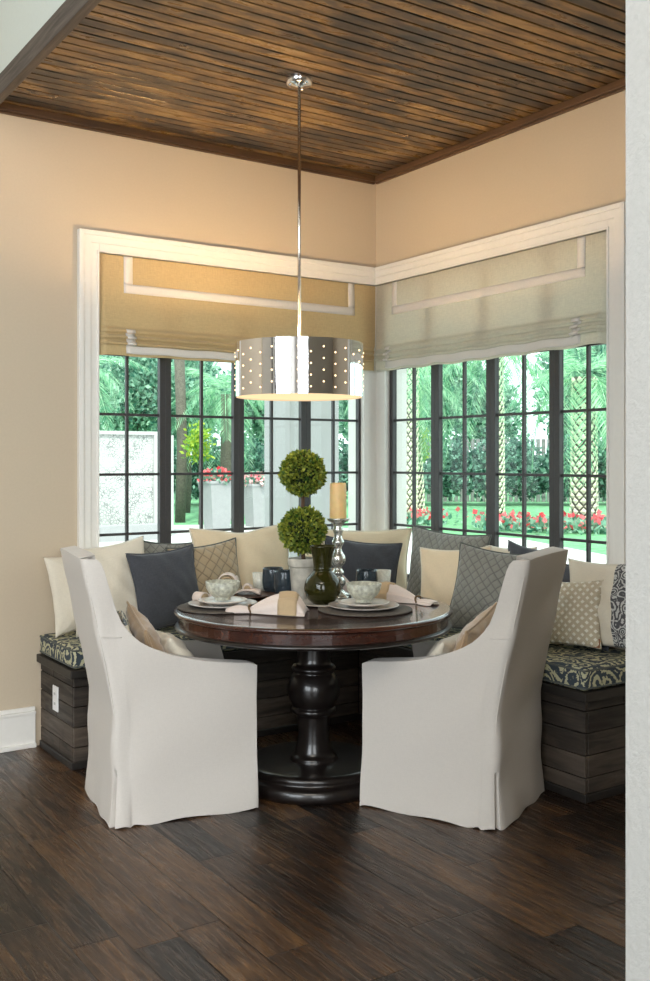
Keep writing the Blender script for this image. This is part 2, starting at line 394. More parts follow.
# lowered wooden ceiling: real boards over a dark backing
bm = bmesh.new(); w = .068; y = -.0
while y > -3.62:
    box(bm, -2.33, 0, y-w+.0095, y, ZC+.049, ZC+.07); y -= w
structure('ceiling_planks', bm, M['ceil'], bevel=.003)
structure('ceiling_backing', B((-2.33, 0, -3.66, 0, ZC+.071, ZC+.084)), M['black'])
structure('trim_2', B((-2.33, 0, -.03, 0, ZC+.012, ZC+.049), (-2.33, -.02, -.02, 0, ZC, ZC+.012)), M['ceiltrim'], bevel=.004)
structure('trim_3', B((-.03, 0, -3.64, -.03, ZC+.012, ZC+.049), (-.02, 0, -3.64, -.02, ZC, ZC+.012)), M['ceiltrimY'], bevel=.004)
structure('trim_4', B((-2.375, -2.333, -3.66, 0, ZC+.001, ZC+.10)), M['fascia'], bevel=.004)
bm = B((-2.39, -2.365, -1.45, -.95, 3.53, 3.60), (-2.39, -2.365, -1.45, -1.38, 3.60, 4.5), (-2.39, -2.365, -1.02, -.95, 3.60, 4.5), (-2.39, -2.365, -1.45, -.95, 4.5, 4.57), (-2.375, -2.365, -1.38, -1.02, 3.60, 4.5))
structure('trim_5', bm, M['white'], bevel=.004)
# baseboard of the left wall
def baseboard(name, x0, x1):
    bm = B((x0, x1, -.018, 0, 0, .165), (x0, x1, -.026, 0, .165, .18), (x0, x1, -.014, 0, .18, .20), (x0, x1, -.032, 0, 0, .022))
    return structure(name, bm, M['white'], bevel=.003)
baseboard('baseboard_left', -8, -2.13)
# casing (stepped moulding) round both windows
def casing(name, mk):
    bm = bmesh.new()
    def q(a0, a1, d0, d1, z0, z1): box(bm, *mk(a0, a1, d0, d1), z0, z1)
    q(1.80, 1.89, 0, .020, .66, 2.59); q(1.885, 1.911, 0, .036, .66, 2.612); q(1.845, 1.887, 0, .028, .66, 2.589); q(1.80, 1.812, 0, .026, .66, 2.517)
    q(0, 1.80, 0, .020, 2.505, 2.59); q(0, 1.887, 0, .036, 2.588, 2.612); q(0, 1.886, 0, .0279, 2.55, 2.589); q(0, 1.80, 0, .026, 2.505, 2.517)
    q(0, 1.93, 0, .050, .665, .70); q(0, 1.90, 0, .02, .60, .665)
    return structure(name, bm, M['white'], bevel=.003)
mkL = lambda a0, a1, d0, d1: (-a1, -a0, -d1, -d0)
mkR = lambda a0, a1, d0, d1: (-d1, -d0, -a1*1.013, -a0*1.013)
casing('trim_6', mkL); casing('trim_7', mkR)

# windows: eight casements with muntins and glass
def casement(k, a0, a1, mk):
    w = empty('window_%d' % k, (0, 0, 0)); w['kind'] = 'structure'
    z0, z1, s = .70, 2.505, .034
    bm = bmesh.new()
    for q in ((a0, a0+s, .036, .070, z0, z1), (a1-s, a1, .036, .070, z0, z1), (a0+s, a1-s, .036, .070, z0, z0+.045), (a0+s, a1-s, .036, .070, z1-.04, z1)):
        box(bm, *mk(q[0], q[1], -q[3], -q[2]), q[4], q[5])
    obj('window_frame', bm, M['frame'], w, bevel=.003)
    bm = bmesh.new(); c = (a0+a1)/2
    box(bm, *mk(c-.007, c+.007, -.070, -.050), z0+.045, z1-.04)
    for z in (1.035, 1.353, 1.672, 1.99): box(bm, *mk(a0+s, a1-s, -.069, -.051), z-.007, z+.007)
    obj('muntins', bm, M['frame'], w)
    obj('glass_pane', B((*mk(a0+s, a1-s, -.062, -.058), z0+.045, z1-.04)), M['glass'], w)
eL = [1.83, 1.40, .945, .49, .072]; eR = [.085, .510, .967, 1.422, 1.822]
for i in range(4): casement(i+1, eL[i+1], eL[i], mkL)
for i in range(4): casement(i+5, eR[i], eR[i+1], mkR)

# ------------------------------------------------------------------ roman blinds
PROF = [(2.503, .004), (2.30, .008), (2.16, .014), (2.125, .022), (2.108, .046), (2.094, .050), (2.100, .030), (2.084, .034), (2.074, .058), (2.062, .060), (2.068, .036), (2.052, .042), (2.040, .062), (2.030, .058), (2.036, .040), (2.024, .042), (2.0, .044), (1.975, .042)]
def profpt(s):
    x = s*(len(PROF)-1); i = min(int(x), len(PROF)-2); f = x-i
    return PROF[i][0]*(1-f)+PROF[i+1][0]*f, PROF[i][1]*(1-f)+PROF[i+1][1]*f
def blind(label, wall, sag, fm='shade'):
    e = empty('roman_blind', (0, 0, 1.975)); tag(e, label, 'roman blind', 'roman blinds at the corner windows')
    def pt(a, s, off=0):
        z, d = profpt(s); k = max(0, (2.16-z)/.2)
        z += -sag*k*math.sin(PI*min(1, a/1.8)) + .004*k*math.sin(a*23)*(1 if sag > .005 else .5)
        d += off + .004*k*math.sin(a*17+s*9)
        if k > 0 and d > .05 and a < .06: d = .05
        a2 = min(max(a, d+.004), 1.799)
        if a >= 1.7989: d = -.02
        x, y = (-a2, -d) if wall == 'L' else (-d, -a2*1.013)
        return (x, y, z-1.975)
    bm = bmesh.new(); n = (len(PROF)-1)*3
    grid(bm, lambda u, v: pt(u*1.796 if u < .995 else 1.7989, v), 90, n)
    o = obj('blind_fabric', bm, M[fm], e, smooth=True)
    def strip(a0, a1, s0, s1, nu, nv):
        bm = bmesh.new(); grid(bm, lambda u, v: pt(a0+(a1-a0)*u, s0+(s1-s0)*v, .0035), nu, nv)
        m = obj('trim_band', bm, M['tape'], e, smooth=True)
        so = m.modifiers.new('s', 'SOLIDIFY'); so.thickness = .002; return m
    n_ = len(PROF)-1
    # upper U, s for z: row 0..1 spans 2.503->2.30
    s_of = lambda z: next(((i+(PROF[i][0]-z)/(PROF[i][0]-PROF[i+1][0]))/n_ for i in range(n_) if PROF[i][0] >= z > PROF[i+1][0]), 1)
    lo, hi = s_of(2.308), s_of(2.356)
    strip(.17, 1.66, hi, lo, 60, 3)
    strip(.17, .215, 0, hi, 2, 8); strip(1.61, 1.66, 0, hi, 2, 8)
    l2, h2 = 15.3/n_, 13.3/n_
    strip(.15, 1.66, 14.6/n_, 16.5/n_, 60, 6)
    strip(.15, .19, 3.6/n_, 15.0/n_, 2, 34); strip(1.61, 1.66, 3.6/n_, 15.0/n_, 2, 34)
    return e
blind('tan linen roman blind with white tape border in the left hand window', 'L', .002)
blind('tan linen roman blind with white tape border in the right hand window, its folds sagging', 'R', .012, 'shade2')

# ------------------------------------------------------------------ built in bench
be = empty('corner_bench', (0, 0, 0))
tag(be, 'L-shaped built-in bench clad in dark weathered planks under both windows', 'bench')
bx0, by1 = -2.10, -2.10; fd = .48
def boards_X(x0, x1, yf, s=1):      # horizontal boards on a face y=yf, thick towards +y
    bm = bmesh.new(); z = .005
    k = 0
    while z < .42:
        h = .0935; cuts = [x0, x1] if k % 2 else [x0, x0+(x1-x0)*(.38+.1*((k*7) % 3)), x1]
        for a, b in zip(cuts, cuts[1:]): box(bm, a+.001, b-.001, yf, yf+.018, z, min(z+h-.004, .425))
        z += h; k += 1
    return bm
def boards_Y(y0, y1, xf):
    bm = bmesh.new(); z = .005; k = 0
    while z < .42:
        h = .0935; cuts = [y0, y1] if k % 2 else [y0, y0+(y1-y0)*(.38+.1*((k*5) % 3)), y1]
        for a, b in zip(cuts, cuts[1:]): box(bm, xf, xf+.018, a+.001, b-.001, z, min(z+h-.004, .425))
        z += h; k += 1
    return bm
obj('carcass', B((bx0+.019, -.002, -fd+.019, -.002, .005, .42), (-fd+.019, -.002, by1+.019, -fd, .005, .42)), M['black'], be)
obj('front_planks', boards_X(bx0, -fd, -fd), M['benchX'], be, bevel=.003)
obj('front_planks', boards_Y(by1, -fd-.001, -fd), M['benchY'], be, bevel=.003)
obj('end_planks', boards_Y(-fd+.019, -.002, bx0), M['benchY'], be, bevel=.003)
obj('end_planks', boards_X(-fd+.019, -.002, by1), M['benchX'], be, bevel=.003)
obj('seat_board', B((bx0-.022, -.002, -fd-.022, -.002, .42, .46), (-fd-.022, -.002, by1-.022, -fd-.022, .42, .46)), M['board'], be, bevel=.004)
obj('base_moulding', B((bx0-.016, -fd, -fd-.016, -fd, .0, .035), (bx0-.016, bx0, -fd, -.03, 0, .035), (-fd-.016, -fd, by1-.016, -fd-.016, 0, .035), (-fd, -.002, by1-.016, by1, 0, .035)), M['board'], be, bevel=.004)
ou = empty('wall_outlet', (bx0, -.235, .28)); tag(ou, 'white electrical outlet plate on the left end of the plank bench', 'outlet')
obj('cover_plate', B((-.006, 0, -.036, .036, -.06, .06)), M['outlet'], ou, bevel=.002)
for z in (-.024, .024):
    r_ = obj('socket', B((-.008, -.006, -.016, .016, z-.013, z+.013)), M['outlet'], ou, bevel=.002)
    obj('slots', B((-.0085, -.008, -.008, -.005, z-.006, z+.006), (-.0085, -.008, .005, .008, z-.006, z+.006)), M['black'], r_)
# seat cushions
def seat_cushion(label, x0, x1, y0, y1):
    o = obj('seat_cushion', B((x0, x1, y0, y1, .462, .56)), M['damask'], None, smooth=True, bevel=.02)
    tag(o, label, 'cushion', 'damask cushions along the corner bench')
    for z in (.474, .549):
        r = .012; pts = []
        for cx, cy, a0 in ((x1-r, y1-r, 0), (x0+r, y1-r, 90), (x0+r, y0+r, 180), (x1-r, y0+r, 270)):
            for a in range(0, 91, 15): pts.append((cx+(r-.002)*math.cos(math.radians(a0+a)), cy+(r-.002)*math.sin(math.radians(a0+a)), z))
        obj('piping', tube(bmesh.new(), pts, .0045, 6, True), M['cord'], o, smooth=True)
    return o
seat_cushion('blue and cream scroll-pattern bench cushion under the left window', -2.11, -.012, -.495, -.012)
seat_cushion('blue and cream scroll-pattern bench cushion under the right window', -.495, -.012, -2.11, -.505)

# ------------------------------------------------------------------ throw pillows
def pillow(label, x, y, w, h, T, yaw, lean, roll=0, mat='cream', pipe=None, group='throw pillows on the corner bench', zbase=.562, seed=1, dent=.0, band=None, name='throw_pillow'):
    rg = random.Random(seed); ph = [rg.uniform(0, 6) for _ in range(8)]
    n = 26
    def surf(u, v, sgn):
        a, b = 2*u-1, 2*v-1
        X = a*w/2*(1-.10*(1-b*b)); Z = b*h/2*(1-.10*(1-a*a)) - dent*math.exp(-(a/.35)**2)*max(0, b)**2
        t = max(0, (1-a*a)*(1-b*b))**.45
        wr = .008*t*(math.sin(a*7+ph[0]+b*3)*math.sin(b*6+ph[1]) + .6*math.sin(a*13+b*9+ph[2]))
        # gathered creases that run in from the corners
        cr = sum(math.exp(-((abs(a)-1)**2+(abs(b)-1)**2)/.18) for _ in (0,))*.006*math.sin(math.atan2(1-abs(b)+.01, 1-abs(a)+.01)*11+ph[3])
        return Vector((X, sgn*(T/2*t+wr+cr*(t > 0)*min(1, t*3)), Z))
    bm = bmesh.new()
    F = [[None]*(n+1) for _ in range(n+1)]; K = [[None]*(n+1) for _ in range(n+1)]
    def s_(i): 
        t = i/n; return .5-.5*math.cos(PI*t) if False else (t*.55+.45*(.5-.5*math.cos(PI*t)))
    for i in range(n+1):
        for j in range(n+1):
            F[i][j] = bm.verts.new(surf(s_(i), s_(j), -1))
            K[i][j] = F[i][j] if i in (0, n) or j in (0, n) else bm.verts.new(surf(s_(i), s_(j), 1))
    for i in range(n):
        for j in range(n):
            f = bm.faces.new((F[i][j], F[i+1][j], F[i+1][j+1], F[i][j+1]))
            if band and band[0] <= s_(i+.5) <= band[1]: f.material_index = 1
            f = bm.faces.new((K[i][j], K[i][j+1], K[i+1][j+1], K[i+1][j]))
    o = obj(name, bm, [M[mat]]+([M['band']] if band else []), None, smooth=True)
    rot = Euler((-math.radians(lean), math.radians(roll), math.radians(yaw)))
    mz = min((rot.to_matrix() @ v.co).z for v in o.data.vertices)
    place(o, (x, y, zbase-mz), rot); tag(o, label, 'pillow', group)
    if pipe:
        pts = [surf(s_(i), 0, 1) for i in range(n)]+[surf(1, s_(i), 1) for i in range(n)]+[surf(s_(n-i), 1, 1) for i in range(n)]+[surf(0, s_(n-i), 1) for i in range(n)]
        obj('piping', tube(bmesh.new(), pts, .005, 6, True), M[pipe], o, smooth=True)
    return o
P = pillow
P('plain white pillow propped in the far left corner of the bench, behind the chair', -1.92, -.12, .38, .40, .11, 10, 10, -4, 'cream', seed=1)
P('large cream pillow leaning beside the left chair back', -1.80, -.18, .46, .44, .13, 4, 12, -6, 'cream', seed=2)
P('dark grey pillow tucked behind the charcoal one at left, only its top edge showing', -1.42, -.075, .40, .43, .07, 0, 4, 3, 'qgrey', 'cord', seed=19)
P('charcoal linen pillow between the cream pillow and the lamp-gold quilted one', -1.535, -.275, .385, .41, .12, 4, 14, -4, 'charcoal', 'charcoal', seed=3)
P('beige quilted square pillow, coloured partly lamp-gold, with dark piping at left', -1.265, -.205, .44, .42, .12, 6, 12, -4, 'qgold', 'cord', seed=4)
P('largest cream pillow, coloured golden as if lamplit, standing behind the topiary', -.985, -.095, .64, .50, .12, 0, 6, -1, 'warm', 'cream', seed=5, dent=.02)
P('wide cream pillow set diagonally in the corner behind the candle holder', -.30, -.20, .66, .47, .13, -34, 8, 1, 'warm', 'cream', seed=6)
P('charcoal linen pillow in front of the corner', -.43, -.43, .44, .41, .12, -32, 14, 6, 'charcoal', 'charcoal', seed=7)
P('large grey quilted pillow against the first panes of the right window', -.13, -.80, .60, .48, .12, -86, 8, 2, 'qgrey', 'cord', seed=8)
P('cream pillow coloured warm as if lamplit, standing between two grey quilted pillows', -.33, -1.10, .40, .42, .12, -66, 14, -4, 'warm', 'cream', seed=9)
P('grey quilted pillow partly behind the right chair back', -.33, -1.375, .44, .43, .12, -72, 14, 5, 'qgrey', 'cord', seed=10)
P('cream pillow showing only a corner over the grey quilted one', -.10, -1.22, .42, .44, .10, -88, 6, 0, 'cream', seed=11)
P('dark pillow with only its tip above the right chair back', -.11, -1.40, .36, .44, .08, -92, 6, 4, 'charcoal', seed=12)
P('charcoal pillow lying low behind the dotted cream pillow', -.10, -1.70, .42, .385, .10, -88, 6, 0, 'charcoal', 'charcoal', seed=13)
dp = P('cream pillow covered in white dots at the right end', -.22, -1.76, .345, .315, .11, -70, 12, -3, 'dots', seed=14)
obj('leather_tag', B((.135, .165, -.012, -.006, -.15, -.11)), M['leather'], dp, bevel=.002)
P('white pillow with a patterned charcoal band beside the near wall', -.11, -1.91, .44, .41, .10, -78, 9, -2, 'cream', seed=15, band=(.60, .86))

# ------------------------------------------------------------------ slipcovered chairs
def make_chair(label, ox, oy, yaw):
    t = empty('slipcovered_armchair', (ox, oy, 0), math.radians(yaw))
    tag(t, label, 'chair', 'white slipcovered armchairs at the table')
    HX, HY, R = .295, .275, .03
    H = [(0, 1.045), (.055, 1.04), (.063, 1.0), (.069, .93), (.077, .85), (.09, .79), (.11, .748), (.14, .712), (.18, .682), (.24, .652), (.31, .628), (.39, .61), (.48, .60), (.56, .594), (.585, .585), (.60, .575)]
    def hh(s):
        for (a, ha), (b, hb) in zip(H, H[1:]):
            if s <= b: return ha+(hb-ha)*max(0, s-a)/(b-a)
        return H[-1][1]
    # plan path (distance list): right side front->back, rounded corner, back, corner, left side
    path = []
    ss = [.59, .587, .58, .565, .54, .5, .46, .42, .37, .32, .28, .24, .2, .17, .14, .12, .105, .09, .08, .074, .069, .066, .063, .058, .05, .04]
    for s in ss: path.append((-HX+s, -HY, 0, -1, s, 0))
    for a in range(0, 91, 15):
        an = math.radians(a); path.append((-HX+R-R*math.sin(an), -HY+R-R*math.cos(an), -math.sin(an), -math.cos(an), R-R*math.sin(an), 1 if a == 45 else 0))
    for k in range(1, 20):
        y_ = -HY+R+(2*HY-2*R)*k/20; path.append((-HX, y_, -1, 0, 0, 0))
    path += [(x, -y, nx, -ny, s, c) for (x, y, nx, ny, s, c) in reversed(path[:len(ss)+7])]
    rows = [0, .02, .06, .1, .14, .18, .21, .23, .26, .30, .36, .42, .48, .54, .60, .66, .72, .78, .83, .88, .92, .95, .975, 1.0]
    def lean(z): return .125*max(0, (z-.42)/.62)**1.1
    bm = bmesh.new(); V = []
    for i, (x, y, nx, ny, s, c) in enumerate(path):
        top = hh(s)
        if abs(nx) > .99: top = 1.045+.006*math.cos(y/HY*PI/2)
        col = []
        for rws in rows:
            z = rws*top
            wgt = max(0, 1-s/.30)**.7
            X = x-lean(z)*wgt; Y = y*(1-.02*max(0, (z-.6)/.45))
            fl = .020*max(0, 1-z/.34)**1.5 + .004*math.sin(i*.55)*max(0, 1-z/.25) + .003*math.sin(z*14+i*.3) + .0035*math.sin(z*23+s*9+1)*math.sin(s*11+z*5)
            dx, dy = nx*fl, ny*fl
            if c and z < .215: dx -= nx*.028; dy -= ny*.028
            col.append(bm.verts.new((X+dx, Y+dy, z+.004+(.004*math.sin(i*.8) if rws == 0 else 0))))
        V.append(col)
    for i in range(len(V)-1):
        for j in range(len(rows)-1): bm.faces.new((V[i][j], V[i+1][j], V[i+1][j+1], V[i][j+1]))
    o = obj('slipcover', bm, M['slip'], t, smooth=True)
    # make sure the thickness goes inwards
    so = o.modifiers.new('s', 'SOLIDIFY'); so.thickness = .062; so.offset = -1
    bv = o.modifiers.new('b', 'BEVEL'); bv.width = .016; bv.segments = 3; bv.limit_method = 'ANGLE'; bv.angle_limit = math.radians(50)
    # seat cushion, front apron
    obj('seat', B((-HX+.05, HX-.02, -HY+.055, HY-.055, .36, .47)), M['slip'], t, smooth=True, bevel=.03)
    bm = bmesh.new()
    def fr(u, v):
        y_ = (-HY+.03)+(2*HY-.06)*u; z = .004+.40*v
        return (HX-.012+.018*max(0, 1-z/.34)**1.5+.003*math.sin(u*14)*max(0, 1-z/.25), y_, z)
    grid(bm, fr, 24, 8); f = obj('front_skirt', bm, M['slip'], t, smooth=True)
    so = f.modifiers.new('s', 'SOLIDIFY'); so.thickness = .008
    # welt seams: rear vertical edge and wing line
    for sy in (-1, 1):
        pts = []
        for k in range(22):
            z = .22+(.985-.22)*k/21; pts.append((-HX-lean(z)*.985+.0088, sy*(HY-.0088)*(1-.02*max(0, (z-.6)/.45)), z))
        obj('seam', tube(bmesh.new(), pts, .0028, 6), M['slip'], t, smooth=True)
        pts = [(-HX-lean(.745)*.93+.006+k*.012, sy*(HY+.002)*(1-.02*.3), .745-.001*k) for k in range(8)]
        obj('seam', tube(bmesh.new(), pts, .002, 6), M['slip'], t, smooth=True)
    for sx in (-1, 1):
        for sy in (-1, 1):
            obj('leg', B((sx*.23-.02, sx*.23+.02, sy*.20-.02, sy*.20+.02, 0, .36)), M['ebony'], t)
    return t
make_chair('white linen slipcovered armchair on the left of the table, its right side to the camera', -1.89, -1.064, -10.5)
make_chair('white linen slipcovered armchair right of the table, its back toward the near wall', -.893, -1.748, 116)
# pillows on the chairs
def in_chair(ox, oy, yaw, lx, ly):
    a = math.radians(yaw); return ox+lx*math.cos(a)-ly*math.sin(a), oy+lx*math.sin(a)+ly*math.cos(a)
def chair_pillow(chair, label, lx, ly, w, h, T, lean, roll, mat, seed, pipe=None, dyaw=0):
    x, y = in_chair(*chair, lx, ly)
    return pillow(label, x, y, w, h, T, chair[2]+90+dyaw, lean, roll, mat, pipe, group='pillows on the armchairs', zbase=.472, seed=seed)
CL = (-1.89, -1.064, -10.5); CR = (-.893, -1.748, 116)
chair_pillow(CL, 'grey and cream patterned pillow against the left chair back', -.19, -.01, .33, .36, .06, 16, 2, 'patch', 31)
chair_pillow(CL, 'tan silk pillow on the left chair', -.10, -.03, .35, .305, .11, 22, -12, 'tan', 32, 'tan')
chair_pillow(CL, 'cream lumbar pillow lying in front of the tan one on the left chair', .025, -.02, .35, .265, .11, 34, 3, 'cream', 33)
chair_pillow(CR, 'tan silk pillow on the right chair, one corner pointing up', -.09, .03, .35, .305, .11, 22, 12, 'tan', 34, 'tan')
chair_pillow(CR, 'cream lumbar pillow lying in front of the tan one on the right chair', .04, .02, .36, .265, .11, 34, 0, 'cream', 35)

# ------------------------------------------------------------------ round table
TX, TY, TZ = -1.263, -1.224, .775
t = empty('round_pedestal_table', (TX, TY, 0)); tag(t, 'round mahogany pedestal table with a turned black column', 'table')
obj('tabletop', lathe(bmesh.new(), [(0, .75), (.585, .75), (.60, .752), (.612, .756), (.618, .763), (.617, .770), (.61, .775), (.595, .7755), (.59, .7745), (.50, .775), (.495, .774), (0, .775)], 96), M['mahog'], t, smooth=True, bevel=0)
obj('apron', lathe(bmesh.new(), [(.40, .70), (.598, .70), (.598, .751), (.40, .751)], 96), M['mahog'], t, smooth=False)
obj('lower_moulding', lathe(bmesh.new(), [(.56, .692), (.602, .690), (.612, .694), (.616, .701), (.610, .708), (.597, .711), (.56, .711)], 96), M['ebony'], t, smooth=True)
col = [(.16, .70), (.16, .675), (.085, .66), (.076, .62), (.073, .57), (.078, .525), (.092, .515), (.099, .503), (.092, .492), (.085, .486), (.098, .47), (.113, .44), (.118, .41), (.113, .375), (.095, .34), (.088, .332), (.098, .325), (.100, .315), (.093, .304), (.080, .298), (.072, .265), (.069, .225), (.072, .18), (.082, .14), (.090, .125), (.102, .115), (.104, .104), (.100, .095), (0, .095)]
obj('column', lathe(bmesh.new(), smoothprof(col, 3), 48), M['ebony'], t, smooth=True)
base = [(0, .098), (.27, .098), (.29, .096), (.302, .088), (.304, .076), (.298, .066), (.304, .060), (.325, .056), (.338, .046), (.340, .022), (.334, .0), (0, 0)]
obj('base', lathe(bmesh.new(), base, 72), M['ebony'], t, smooth=True, bevel=0)

# ------------------------------------------------------------------ table setting
TT = TZ+.001
def lobj(name, prof, mat, x, y, z, label, cat, group=None, n=48, rf=None, k=0):
    o = obj(name, lathe(bmesh.new(), smoothprof(prof, k) if k else prof, n, rf=rf), M[mat], None, smooth=True)
    o.location = (x, y, z); tag(o, label, cat, group); return o
def plate_prof(r, h=.016): return [(0, 0), (r*.6, 0), (r*.66, .002), (r, h-.003), (r*1.005, h), (r*.98, h+.001), (r*.68, .008), (r*.6, .005), (0, .005)]
mat_rf = None
def placemat(x, y, r, label):
    o = lobj('placemat', [(0, 0), (r, 0), (r+.002, .003), (r, .006), (r-.006, .007), (0, .006)], 'mat', x, y, TT, label, 'placemat', 'woven placemats', 64); return o
placemat(-1.625, -1.028, .19, 'round dark woven placemat at the left place setting')
placemat(-1.131, -1.433, .205, 'round dark woven placemat at the right place setting')
bowl_prof = [(0, 0), (.032, 0), (.034, .004), (.030, .010), (.040, .016), (.056, .032), (.066, .052), (.070, .076), (.0665, .077), (.062, .053), (.050, .030), (.032, .018), (0, .016)]
for (x, y, r1, r2, s) in ((-1.619, -1.033, .152, .108, 'left'), (-1.139, -1.434, .155, .112, 'right')):
    lobj('dinner_plate', plate_prof(r1), 'plate2', x, y, TT+.008, 'grey glazed dinner plate on the %s placemat, below the smaller plate' % s, 'plate', 'stacked plates')
    lobj('salad_plate', plate_prof(r2), 'plate', x, y, TT+.021, 'ivory salad plate stacked under the pale bowl at the %s setting' % s, 'plate', 'stacked plates')
    rf = lambda a, z: 1+.018*math.sin(a*12)*(1 if z > .02 else 0)+(.03*math.cos(a*8) if z > .07 else 0)
    lobj('bowl', [(r*1.1, z*1.08) for r, z in bowl_prof], 'bowl', x, y, TT+.034, 'pale green embossed bowl at the %s place setting' % s, 'bowl', 'embossed bowls', 96, rf)
lobj('serving_plate', plate_prof(.118, .012), 'plate', -1.205, -1.205, TT, 'pale plate under the green vase', 'plate')
lobj('vase', [(0, 0), (.040, 0), (.046, .003), (.068, .022), (.081, .052), (.083, .075), (.076, .105), (.058, .130), (.044, .145), (.041, .152), (.045, .156), (.041, .160), (.043, .19), (.049, .225), (.058, .252), (.061, .258), (.057, .259), (.046, .225), (.039, .19), (.036, .16), (.054, .128), (.071, .10), (.077, .073), (.074, .052), (.06, .026), (0, .012)], 'vase', -1.202, -1.204, TT+.006, 'olive green glass vase with a round belly and flared neck', 'vase', k=3)
tum = [(0, 0), (.026, 0), (.030, .004), (.044, .02), (.052, .045), (.053, .08), (.050, .122), (.0475, .123), (.0495, .08), (.048, .045), (.040, .022), (.025, .013), (0, .012)]
for x, y, s in ((-1.198, -.762, 'rear of the pair of dark blue glass tumblers left of the topiary'), (-1.217, -.905, 'front of the pair of dark blue glass tumblers left of the topiary'), (-.87, -1.09, 'dark blue glass tumbler behind the right place setting bowl')):
    lobj('tumbler', tum, 'tumbler', x, y, TT, s, 'glass', 'dark blue tumblers', k=2)
cup = [(0, 0), (.026, 0), (.030, .003), (.034, .04), (.038, .095), (.036, .095), (.031, .04), (.026, .01), (0, .009)]
lobj('cup', cup, 'cup', -1.214, -.664, TT, 'small pale etched cup behind the left dark tumblers', 'cup', 'pale etched cups')
lobj('cup', [(r*1.05, z*1.2) for r, z in cup], 'cup', -.745, -1.053, TT, 'small pale etched cup beside the right dark tumbler', 'cup', 'pale etched cups')
# candle holder and candle
ch = [(0, 0), (.060, 0), (.064, .005), (.060, .014), (.040, .024), (.026, .034), (.022, .046), (.032, .056), (.038, .070), (.032, .086), (.020, .098), (.024, .108), (.030, .118), (.022, .130), (.018, .142), (.028, .156), (.036, .175), (.034, .195), (.022, .215), (.017, .235), (.024, .25), (.030, .264), (.022, .278), (.019, .30), (.026, .32), (.022, .338), (.028, .352), (.045, .362), (.053, .368), (.054, .374), (.050, .377), (0, .375)]
lobj('candle_holder', ch, 'mercury', -1.002, -1.038, TT, 'tall turned mercury glass candle holder', 'candle holder', k=2)
cd = empty('pillar_candle', (-1.002, -1.038, TT+.377)); tag(cd, 'ivory pillar candle glowing warm on the mercury glass holder', 'candle')
obj('wax_body', lathe(bmesh.new(), [(0, 0), (.039, 0), (.0405, .003), (.0405, .160), (.038, .167), (.034, .168), (.030, .160), (0, .157)], 40, rf=lambda a, z: 1+(.03*math.sin(a*2) if z > .15 else 0)), M['wax'], cd, smooth=True)
obj('wick', tube(bmesh.new(), [(0, 0, .155), (.001, 0, .168), (.003, 0, .176)], .0012, 6), M['black'], cd)
# topiary
tp = empty('boxwood_topiary', (-1.168, -.987, TT)); tag(tp, 'double ball boxwood topiary in a grey stone pot', 'potted topiary')
pot = [(0, 0), (.050, 0), (.053, .004), (.063, .15), (.070, .155), (.072, .163), (.072, .186), (.069, .192), (.063, .190), (.060, .170), (0, .168)]
obj('pot', lathe(bmesh.new(), pot, 40), M['pot'], tp, smooth=True, bevel=.002)
obj('moss', lathe(bmesh.new(), [(0, .186), (.03, .184), (.0605, .172), (.0605, .165), (0, .165)], 30, rf=lambda a, z: 1+.01*math.sin(a*9)), M['soil'], tp, smooth=True)
obj('stem', tube(bmesh.new(), [(0, 0, .16), (.003, .002, .24), (-.002, 0, .40), (.002, 0, .50), (0, 0, .6)], .009, 8), M['bark'], tp, smooth=True)
obj('stem', tube(bmesh.new(), [(.012, 0, .16), (.006, .008, .24), (.008, .004, .40), (-.006, .003, .50), (0, 0, .6)], .006, 8), M['bark'], tp, smooth=True)
for zc, r, sd in ((.323, .104, 3), (.592, .100, 4)):
    g = np.random.default_rng(sd); n = 2600
    v = g.normal(size=(n, 3)); v /= np.linalg.norm(v, axis=1)[:, None]
    c = v*(r*(.84+.16*g.random(n)[:, None]))+np.array([0, 0, zc])
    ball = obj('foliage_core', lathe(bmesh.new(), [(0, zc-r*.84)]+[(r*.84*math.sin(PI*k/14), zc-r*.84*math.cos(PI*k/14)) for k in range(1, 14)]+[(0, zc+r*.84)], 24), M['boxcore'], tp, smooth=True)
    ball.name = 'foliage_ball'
    quadmesh('leaves', leaves(g, c, v, .021, .013, .75), M['boxleaf'], ball)
